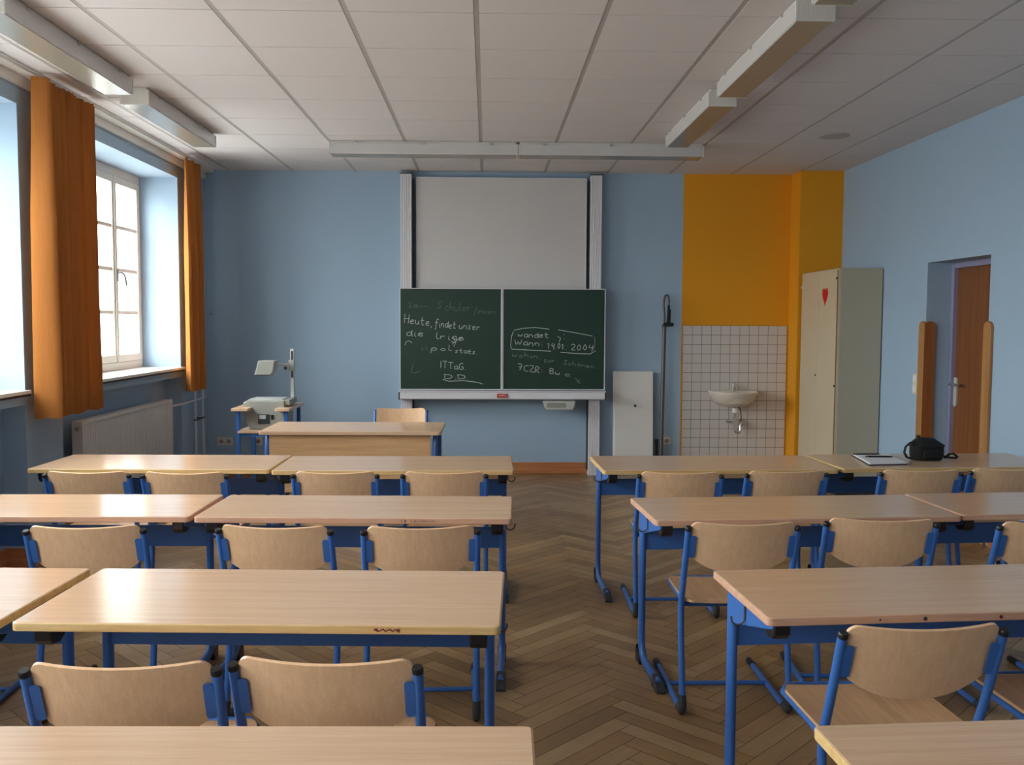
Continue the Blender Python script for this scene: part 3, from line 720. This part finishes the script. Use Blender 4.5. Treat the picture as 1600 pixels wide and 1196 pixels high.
for a in [('wandet', 808, 856, 525, .062, -.04, .05), ('Wann:', 803, 847, 538, .064, -.02, .06), ('14.01.', 854, 884, 543, .056, -.05, .08), ('2004,', 891, 930, 546, .060, -.03, .10),
          ('7CZR:', 808, 847, 577, .062, -.12, .05), ('Bu', 858, 874, 583, .052, -.1, .1)]: word(*a, P2)
line([(802, 515), (815, 512), (835, 510.5), (857, 513)], P2); line([(871, 514), (895, 518), (925, 523.5)], P2)
line([(801, 517), (798, 525), (797, 540), (799, 544.5), (830, 546), (860, 547.5)], P2); line([(875, 549), (900, 551), (922, 551.5), (927, 548)], P2)
line([(870, 524), (875, 527), (873, 533)], P2); line([(880, 520.5), (880.6, 521.5)], P2); line([(880, 528), (880.6, 529)], P2)
for a in [('wohin:', 799, 844, 556, .056, -.09, .05), ('zur', 849, 866, 564, .046, -.1, .1), ('Schönen..', 880, 935, 568, .046, -.13, .05), ('e', 882, 892, 586, .05, -.1, .1), (':', 908, 912, 597, .05, 0, 0)]: word(*a, P2, 'faint2', .0030)
line([(898, 589), (902, 593), (906, 598)], P2, 'faint2'); line([(906, 592), (901, 597)], P2, 'faint2'); line([(928, 524), (929, 535), (927, 545)], P2, 'faint2')

# leaning white panel with a hole
lp = thing('spare_panel', 'narrow white panel with a central hole leaning beside the board column', 'panel', (1.468, 9.20, 0), 0)
b = B(); b.box(-.190, .195, -.018, .018, .002, 1.045); pf = b.build('panel_slab', 'white', lp, bevel=.003, rot=(R_(-4), 0, 0))
b = B(); b.box(-.205, -.1905, -.014, .022, .002, 1.045); b.build('edge_strip', 'sill', pf)
b = B(); b.cyl((.015, -.020, .70), (.015, -.0185, .70), .013, 16); b.build('hole', 'black', pf)
# map pole
mpz = thing('map_pole', 'thin grey metal pole with looped top leaning against the wall beside the tiles', 'pole', (1.735, 9.18, 0))
b = B(); b.tube([(0, 0, .02), (.008, .01, .25), (.030, .05, 1.50)], .021, 14); b.build('pole', 'steel', mpz)
b = B(); b.tube([(.030, .05, 1.50), (.028, .05, 1.62), (.020, .05, 1.70), (.022, .05, 1.76), (.035, .05, 1.80), (.052, .05, 1.81), (.066, .05, 1.79), (.072, .05, 1.74), (.070, .05, 1.70)], .0115, 10); b.build('loop', 'steel', mpz)
b = B(); b.prism([(.058, 1.71), (.082, 1.71), (.082, 1.665), (.092, 1.665), (.088, 1.535), (.120, 1.53), (.120, 1.495), (.045, 1.490), (.038, 1.475), (.010, 1.478), (.010, 1.505), (.020, 1.53), (.052, 1.535), (.058, 1.66)], .033, .067, 'y'); b.build('clamp', 'black', mpz, bevel=.003)
b = B(); b.box(-.06, -.022, -.01, .02, .19, .37); b.build('lower_clamp', 'black', mpz, bevel=.006)
b = B(); b.box(-.03, .03, -.03, .03, 0, .022); b.build('foot', 'rubber', mpz, bevel=.004)

# sink
sk = thing('wash_basin', 'white wall-mounted wash basin on the tiled panel', 'sink', (2.475, 9.318, .835))
def dring(w, dpt, z, n=28, y_off=0):
    P = []
    for k in range(n):
        a = 2*PI*k/n; c, s_ = math.cos(a), math.sin(a)
        x = w*math.copysign(abs(c)**.75, c); y = (-dpt*abs(s_)**.9 if s_ > 0 else .0)
        if s_ <= 0: y = -.004
        P.append((x, y+y_off, z))
    return P
b = B(); outer = [dring(.05, .12, -.145), dring(.14, .24, -.128), dring(.205, .33, -.075), dring(.232, .385, -.015), dring(.240, .400, .012), dring(.238, .396, .018)]
inner = [[(p[0]*k, (p[1]+.2)*k-.2 if p[1] < -.01 else -.06, z) for p in dring(.238, .396, .018)] for k, z in ((.93, .016), (.86, -.03), (.62, -.095), (.18, -.108))]
b.loft(outer+inner); b.build('basin', 'ceramic', sk)
tp = B(); tp.cyl((.0, -.07, .012), (.0, -.07, .075), .018, 14); tp.tube([(0, -.07, .05), (0, -.12, .055), (0, -.15, .045)], .010, 10); tp = tp.build('tap', 'chrome', sk)
b = B(); b.tube([(0, -.07, .078), (0, -.07, .095)], .020, 12); b.tube([(0, -.07, .095), (.02, -.12, .105)], .006, 8); b.build('tap_lever', 'chrome', tp)
b = B(); b.cyl((.0, -.16, -.15), (.0, -.16, -.195), .030, 16); b.build('waste_collar', 'sill', sk)
b = B(); b.tube([(0, -.16, -.19), (0, -.16, -.36)]+[(0+.028*(1-math.cos(a)), -.16, -.36-.035*math.sin(a)) for a in [R_(q) for q in range(20, 181, 20)]]+[(.056, -.155, -.31), (.056, -.13, -.285), (.056, -.02, -.28)], .014, 12); b.build('trap', 'chrome', sk)
b = B(); b.tube([(.036, -.10, -.12), (.075, -.09, -.18), (.085, -.07, -.25), (.088, -.05, -.31)], .005, 8); b.build('supply_hose', 'rubber', sk)
for x in (-.04, .088):
    b = B(); b.cyl((x, 0, -.30 if x < 0 else -.33), (x, -.06, -.30 if x < 0 else -.33), .014, 12); b.cyl((x-.02, -.05, -.30 if x < 0 else -.33), (x+.035, -.05, -.30 if x < 0 else -.33), .009, 10); b.build('angle_valve', 'chrome', sk)

# cabinet, doors facing the window side
cbn = thing('tall_cabinet', 'tall cream two-door cabinet with a red heart in the right corner', 'cabinet', (3.265, 8.605, 0))
b = B(); b.box(-.175, .195, -.53, .42, .05, 2.02); b.build('carcass', 'cream', cbn, bevel=.002)
b = B(); b.box(-.16, .19, -.52, .41, 0, .049); b.build('plinth', 'rubber', cbn)
for y0, y1, ky in ((-.525, -.058, 0), (-.054, .415, 1)):
    b = B(); b.box(-.195, -.1755, y0, y1, .06, 2.012); d = b.build('door', 'cream2', cbn, bevel=.002)
    if ky == 0:
        hb = B(); pts = []
        for k in range(28):
            a = 2*PI*k/28; pts.append((-.215+.0045*16*math.sin(a)**3, 1.785+.0058*(13*math.cos(a)-5*math.cos(2*a)-2*math.cos(3*a)-math.cos(4*a))))
        hb.prism(pts, -.1972, -.1955, 'x'); hb.build('heart_sticker', 'heart', d)
        b = B(); b.box(-.1975, -.1952, y0+.001, y0+.022, .07, 2.0); b.build('edge_trim', 'w_door', d)
        for z in (1.93, .98):
            b = B(); b.cyl((-.1955, y0+.03, z), (-.205, y0+.03, z), .010, 10); b.build('knob', 'steel', d)
    else:
        b = B(); b.cyl((-.1955, y0+.04, 1.05), (-.200, y0+.04, 1.05), .011, 12); b.build('lock', 'steel', d)
        b = B(); b.cyl((-.1955, y1-.02, 1.88), (-.209, y1-.02, 1.88), .012, 10); b.build('knob', 'sill', d)

# wooden corner guards of the door opening
def guard(name, lab, yc, side, m):
    g = thing(name, lab, 'corner guard', (XR, yc, 0), 0, 'wooden corner guards at the door opening')
    def plank(w, h, x0, x1, ax, c):
        b = B(); r = w/2; pts = [(c-r, .0), (c+r, .0)]+[(c+r*math.cos(R_(a)), h-r+r*math.sin(R_(a))) for a in range(0, 181, 15)]
        b.prism(pts, x0, x1, ax); return b
    a = plank(.095, 1.555, -.024, -.0005, 'x', side*.0245); a.build('wall_board', 'w_pine_l', g, bevel=.004)
    a = plank(.095, 1.555, -side*.024 if side > 0 else .0005, -.0005 if side > 0 else .024, 'y', .024); a.build('reveal_board', m, g, bevel=.004)
guard('corner_guard', 'round-topped wooden corner guard between light switch and door, behind the bag', DY1, 1, 'w_pine')
guard('corner_guard', 'round-topped wooden corner guard on the near side of the door', DY0, -1, 'w_pine_l')

# sockets and switches
def plate(name, lab, cat, x, y, z, w, h, n, wall='back', grp=None):
    t = thing(name, lab, cat, (x, y, z), 0 if wall == 'back' else -PI/2, grp)
    b = B(); b.prism(rounded(w, h, .006, 3), -.012, 0, 'y'); p = b.build('cover_plate', 'socket' if name == 'wall_socket' else 'plate', t, bevel=.002)
    for i in range(n):
        if name == 'wall_socket':
            cx = (i-(n-1)/2)*w/n; b = B(); b.cyl((cx, -.0125, 0), (cx, -.0135, 0), .021, 20); so = b.build('socket_well', 'greyplastic', p)
            for s in (-.0095, .0095):
                b = B(); b.cyl((cx+s, -.0138, 0), (cx+s, -.0142, 0), .003, 8); b.build('contact_hole', 'black', so)
        else:
            cz = (i-(n-1)/2)*h/n; b = B(); b.box(-w*.36, w*.36, -.018, -.0125, cz-h*.36/n, cz+h*.36/n); b.build('rocker', 'sill', p, bevel=.002)
plate('wall_socket', 'white double wall socket left of the projector trolley', 'socket', -2.625, YB, .325, .152, .08, 2)
plate('wall_socket', 'white single wall socket seen through the trolley legs', 'socket', -2.295, YB, .325, .08, .08, 1)
plate('wall_socket', 'white single wall socket between map pole and tiles', 'socket', 1.822, YB, .335, .08, .08, 1)
plate('light_switch', 'cream double light switch beside the left corner guard', 'switch', XR, 7.40, 1.05, .085, .16, 2, wall='right')

# ================================================================== WINDOW SIDE
rd = thing('panel_radiator', 'white ribbed panel radiator under the window', 'radiator', (-2.82, 7.345, .14))
b = B(); L, Hh = 1.82, .70; nr = 44; pts = [(-L/2, -.035), (-L/2, .030)]
for i in range(nr):
    y = -L/2+L*i/nr; q = L/nr; pts += [(y+q*.12, .035), (y+q*.80, .035), (y+q*.86, .028), (y+q*.98, .028)]
pts += [(L/2, .030), (L/2, -.035)]
b.prism([(p[1], p[0]) for p in pts], .03, Hh-.03, 'z'); b.build('ribbed_panel', 'rad', rd)
b = B(); b.box(-.037, .038, -L/2, L/2, Hh-.0295, Hh); b.build('top_grille', 'rad', rd, bevel=.006)
b = B(); b.box(-.037, .034, -L/2, L/2, 0, .0295); b.build('bottom_rail', 'rad', rd, bevel=.006)
for s in (-1, 1):
    b = B(); y = s*(L/2+.008); b.box(-.037, .038, min(y, y-s*.007), max(y, y-s*.007), .0, Hh-.004); b.build('side_cover', 'rad', rd, bevel=.003)
b = B(); b.cyl((.0, -L/2-.013, Hh-.055), (.0, -L/2-.016, Hh-.055), .016, 14); b.build('vent_plug', 'greyplastic', rd)
b = B(); b.cyl((.0, L/2+.012, Hh-.07), (.0, L/2+.07, Hh-.07), .018, 14); b.build('valve', 'black', rd)
for dy in (-.6, .6):
    b = B(); b.box(-.12, -.036, dy-.02, dy+.02, .10, .60); b.build('wall_bracket', 'rad', rd)
pp = thing('heating_pipes', 'pair of pale vertical heating pipes in the corner beside the radiator', 'pipes', (-2.755, 8.9, 0))
for y, nm in ((-.09, 'riser_pipe'), (.14, 'riser_pipe')):
    b = B(); b.cyl((0, y, .0), (0, y, 2.915), .0105, 12); b.build(nm, 'pipe', pp)
b = B(); b.tube([(-.065, -.568, .770), (-.03, -.55, .775), (.0, -.50, .780), (.015, .10, .790), (.012, .15, .790), (.0, .165, .785)], .009, 10); b.build('feed_pipe', 'pipe', pp)
b = B(); b.tube([(-.05, -.45, .215), (0.0, -.40, .215), (.0, -.12, .215), (0, -.09, .235)], .009, 10); b.build('return_pipe', 'pipe', pp)
b = B(); b.box(-.013, .014, -.11, .16, .59, .602); b.build('pipe_clamp', 'rubber', pp)
b = B(); b.box(-.044, .0, .02, .03, .585, .61); b.build('wall_fixing', 'rubber', pp)

rl = thing('curtain_rail', 'long white curtain rail along the top of the window wall', 'curtain rail', (XL, 0, 0))
b = B(); b.box(.0, .028, YF+.02, YB-.02, 2.925, ZC-.002); b.build('rail_board', 'white', rl, bevel=.002)
b = B(); b.box(.0285, .105, YF+.02, YB-.02, 2.985, 2.997); b.build('rail_track', 'white', rl, bevel=.002)
b = B(); b.box(.0285, .11, YF+.02, YB-.02, 2.998, ZC-.001); b.build('rail_cover', 'white', rl)

def curtain(lab, path, z0, z1, hem=.10):
    """path: list of (x, y) along the hanging line; folds are in the path"""
    t = thing('curtain', lab, 'curtain', (0, 0, 0), 0, 'orange window curtains')
    n = 26; P, Q = [], []
    N = len(path)
    tan = []
    for i in range(N):
        a, c = Vector(path[max(0, i-1)]), Vector(path[min(N-1, i+1)]); d = (c-a).normalized(); tan.append(Vector((-d.y, d.x)))
    cx = sum(p[0] for p in path)/N; cy = sum(p[1] for p in path)/N
    for k in range(n+1):
        v = k/n; z = z1+(z0-z1)*v
        r1, r2 = [], []
        for i, (x, y) in enumerate(path):
            amp = .62+.38*min(1, v*2.5) if v < .6 else 1+.25*(v-.6)
            xx = cx+(x-cx)*amp; yy = cy+(y-cy)*(1-.02*math.sin(PI*v))+.006*math.sin(v*7+i*.3)
            zz = z+(.0035*math.sin(i*.5) if k in (0, n) else 0)
            r1.append((xx, yy, zz)); r2.append((xx+tan[i].x*.0018, yy+tan[i].y*.0018, zz))
        P.append(r1); Q.append(r2)
    b = B(); b.sheet(P, Q); c = b.build('cloth', 'cloth', t)
    P, Q = [], []
    for v in (1-hem/(z1-z0), 1.0):
        r1, r2 = [], []; amp = 1+.25*(v-.6)
        for i, (x, y) in enumerate(path):
            xx = cx+(x-cx)*amp; yy = cy+(y-cy)*(1-.02*math.sin(PI*v))+.006*math.sin(v*7+i*.3); zz = z1+(z0-z1)*v+(.0035*math.sin(i*.5) if v == 1 else 0)
            r1.append((xx+tan[i].x*.0020, yy+tan[i].y*.0020, zz-.0005)); r2.append((xx+tan[i].x*.0034, yy+tan[i].y*.0034, zz-.0005))
        P.append(r1); Q.append(r2)
    b = B(); b.sheet(P, Q); b.build('hem', 'cloth', t)
    return t
# wide curtain in front of the pier
path = [(-2.735, 5.670), (-2.712, 5.672), (-2.69, 5.676), (-2.668, 5.682), (-2.646, 5.688), (-2.626, 5.696), (-2.606, 5.706), (-2.598, 5.722), (-2.612, 5.742), (-2.635, 5.770)]
y = 5.79; k = 0
while y < 6.48:
    path.append((-2.655+.020*math.sin(k*1.15)*(1.3 if k % 7 < 3 else .5)-.012*math.sin(k*.21), y)); y += .0105; k += 1
curtain('wide orange curtain hanging between the two windows', path, .935, 2.975)
path = []; y = 8.30
for k in range(30):
    path.append((-2.66+.045*math.sin(k*.62+.6), y)); y += .0175
curtain('narrow gathered orange curtain in the corner beside the window', path, .90, 2.965)
hk = tag(B().build.__self__ and box('tieback_hook', 'steel', None, 0, .045, -.004, .004, -.004, .004), 'small metal tieback hook beside the corner curtain', 'hook'); hk.location = (-2.74, 9.329, 1.60); hk.rotation_euler = (0, R_(0), R_(-90)); 

# ================================================================== CEILING THINGS
def luminaire(lab, x, y, L, along='y', grp='surface-mounted fluorescent ceiling lights'):
    t = thing('ceiling_light', lab, 'ceiling light', (x, y, ZC), 0 if along == 'y' else PI/2, grp)
    w, h = .178, .108
    b = B(); b.box(-.075, .075, -L/2+.01, L/2-.01, -.022, -.001); b.build('housing', 'lamp_house', t, bevel=.003)
    b = B(); pts = [(-w/2, -.022), (-w/2, -h+.006), (-w/2+.006, -h), (w/2-.006, -h), (w/2, -h+.006), (w/2, -.022)]
    b.prism(pts, -L/2+.006, L/2-.006, 'y'); b.build('diffuser', 'trough', t)
    b = B(); b.box(-w/2+.008, w/2-.008, -L/2+.010, L/2-.010, -h-.0025, -h-.0002); b.build('lens_panel', 'lens', t)
    for s in (-1, 1):
        b = B(); n = 16; P = [(-w/2-.001, -.020)]
        P = [(-w/2-.002, -.018), (-w/2-.002, -h-.002), (w/2+.002, -h-.002), (w/2+.002, -.018)]
        b.prism(P, s*(L/2-.006), s*L/2, 'y')
        for i in range(n):
            xx = -w/2+w*(i+.5)/n; b.box(xx-.003, xx+.003, min(s*L/2, s*(L/2+.002)), max(s*L/2, s*(L/2+.002)), -h+.002, -.026)
        b.build('end_cap', 'lamp_house', t)
    for s in (-1, 1):
        for q in (-.36, 0, .36):
            b = B(); b.box(s*(w/2+.0005)-.003, s*(w/2+.0005)+.003, q*L-.012, q*L+.012, -.032, -.014); b.build('clip', 'chrome', t)
    return t
XA, XBR = -2.243, 1.483
luminaire('white ceiling light above the windows, the nearer of the window-side pair', XA-.005, 5.055, 1.51)
luminaire('white ceiling light above the windows, farther of the window-side pair', XA, 6.79, 1.47)
luminaire('white ceiling light of the right-hand line, cut off by the top picture edge', XBR, 3.32, 1.48)
luminaire('long white ceiling light with dark underside, middle of the right-hand line', XBR, 4.99, 1.45)
luminaire('white ceiling light of the right-hand line, ending at the crosswise lights', XBR, 6.64, 1.40)
luminaire('crosswise white ceiling light over the chalkboard, left one with the bright glare', -.527, 7.83, 1.545, 'x')
luminaire('crosswise white ceiling light over the chalkboard, right one ending near the yellow wall', 1.020, 7.83, 1.535, 'x')
sp = thing('ceiling_speaker', 'flat round white speaker disc set in the ceiling near the right wall', 'speaker', (2.735, 7.37, ZC))
b = B(); b.tube([(0, 0, -.0005), (0, 0, -.007), (0, 0, -.010)], .115, 32, radii=[1, 1, .93]); b.build('grille', 'bar', sp)

# ================================================================== THINGS ON THE DESK
ZT = .7402
nb = thing('notebook', 'open white notebook with pens on the front right desk', 'notebook', (2.286, 5.306, ZT), 0)
def quad_slab(P, z0, z1, name, m, parent, bevel=0):
    b = B(); b.prism(P, z0, z1, 'z'); return b.build(name, m, parent, bevel)
NBQ = [(-.142, -.200), (.088, -.170), (.126, .181), (-.087, .203)]
quad_slab(NBQ, 0, .006, 'cover', 'rubber', nb)
quad_slab([(p[0]*.965, p[1]*.965) for p in NBQ], .0062, .014, 'pages', 'paper', nb)
pn = thing('ballpoint_pen', 'dark pen lying on the open notebook', 'pen', (2.30, 5.33, ZT+.0195), R_(-4))
b = B(); b.tube([(-.07, 0, 0), (.045, 0, 0), (.065, 0, 0), (.075, 0, 0)], .0052, 10, radii=[1, 1, .8, .2]); b.build('barrel', 'black', pn)
b = B(); b.tube([(-.085, 0, 0), (-.0705, 0, 0)], .0042, 10); b.build('cap', 'steel', pn)
pc = thing('pencil', 'brownish pencil at the far side of the notebook', 'pencil', (2.26, 5.44, ZT+.0185), R_(2))
b = B(); b.tube([(-.08, 0, 0), (.075, 0, 0), (.09, 0, 0)], .0042, 8, radii=[1, 1, .2]); b.build('barrel', 'dark', pc)

bg_ = thing('camera_bag', 'small black camera bag with looped strap on the front right desk', 'bag', (2.575, 5.335, ZT), R_(4))
def blob(rings, n=24, e=2.6):
    b = B(); R0 = []
    for z, rx, ry, cx, cy in rings:
        r = []
        for k in range(n):
            a = 2*PI*k/n; c, s_ = math.cos(a), math.sin(a)
            r.append((cx+rx*math.copysign(abs(c)**(2/e), c), cy+ry*math.copysign(abs(s_)**(2/e), s_), z))
        R0.append(r)
    b.loft(R0); return b
blob([(0, .080, .045, 0, 0), (.006, .090, .055, 0, 0), (.04, .097, .062, 0, 0), (.075, .096, .062, .0, 0), (.100, .080, .054, -.004, 0), (.118, .055, .042, -.008, 0), (.124, .025, .02, -.008, 0)]).build('pouch', 'fabric', bg_)
blob([(.080, .100, .066, 0, 0), (.088, .101, .067, 0, 0), (.106, .078, .058, -.006, 0), (.127, .048, .040, -.010, 0), (.131, .02, .018, -.010, 0)]).build('lid', 'fabric', bg_)
b = B(); b.box(-.062, -.044, -.012, .012, .122, .146); b.build('buckle', 'black', bg_, bevel=.004)
b = B(); b.box(-.055, .050, -.075, -.060, .018, .066); b.build('front_pocket', 'fabric', bg_, bevel=.010, seg=3)
b = B(); b.tube([(-.080, -.02, .108), (-.115, -.025, .106), (-.145, -.03, .082), (-.155, -.035, .050), (-.142, -.04, .022), (-.110, -.042, .0125)], .0035, 8, ry=.010); b.build('strap_loop', 'fabric', bg_)
b = B(); b.tube([(.092, 0, .035), (.115, .0, .018), (.135, .01, .020), (.155, .02, .030), (.175, .01, .032), (.185, -.01, .018), (.170, -.02, .012), (.145, -.01, .012), (.12, -.015, .016), (.10, -.01, .014)], .003, 8, ry=.010); b.build('strap_end', 'fabric', bg_)
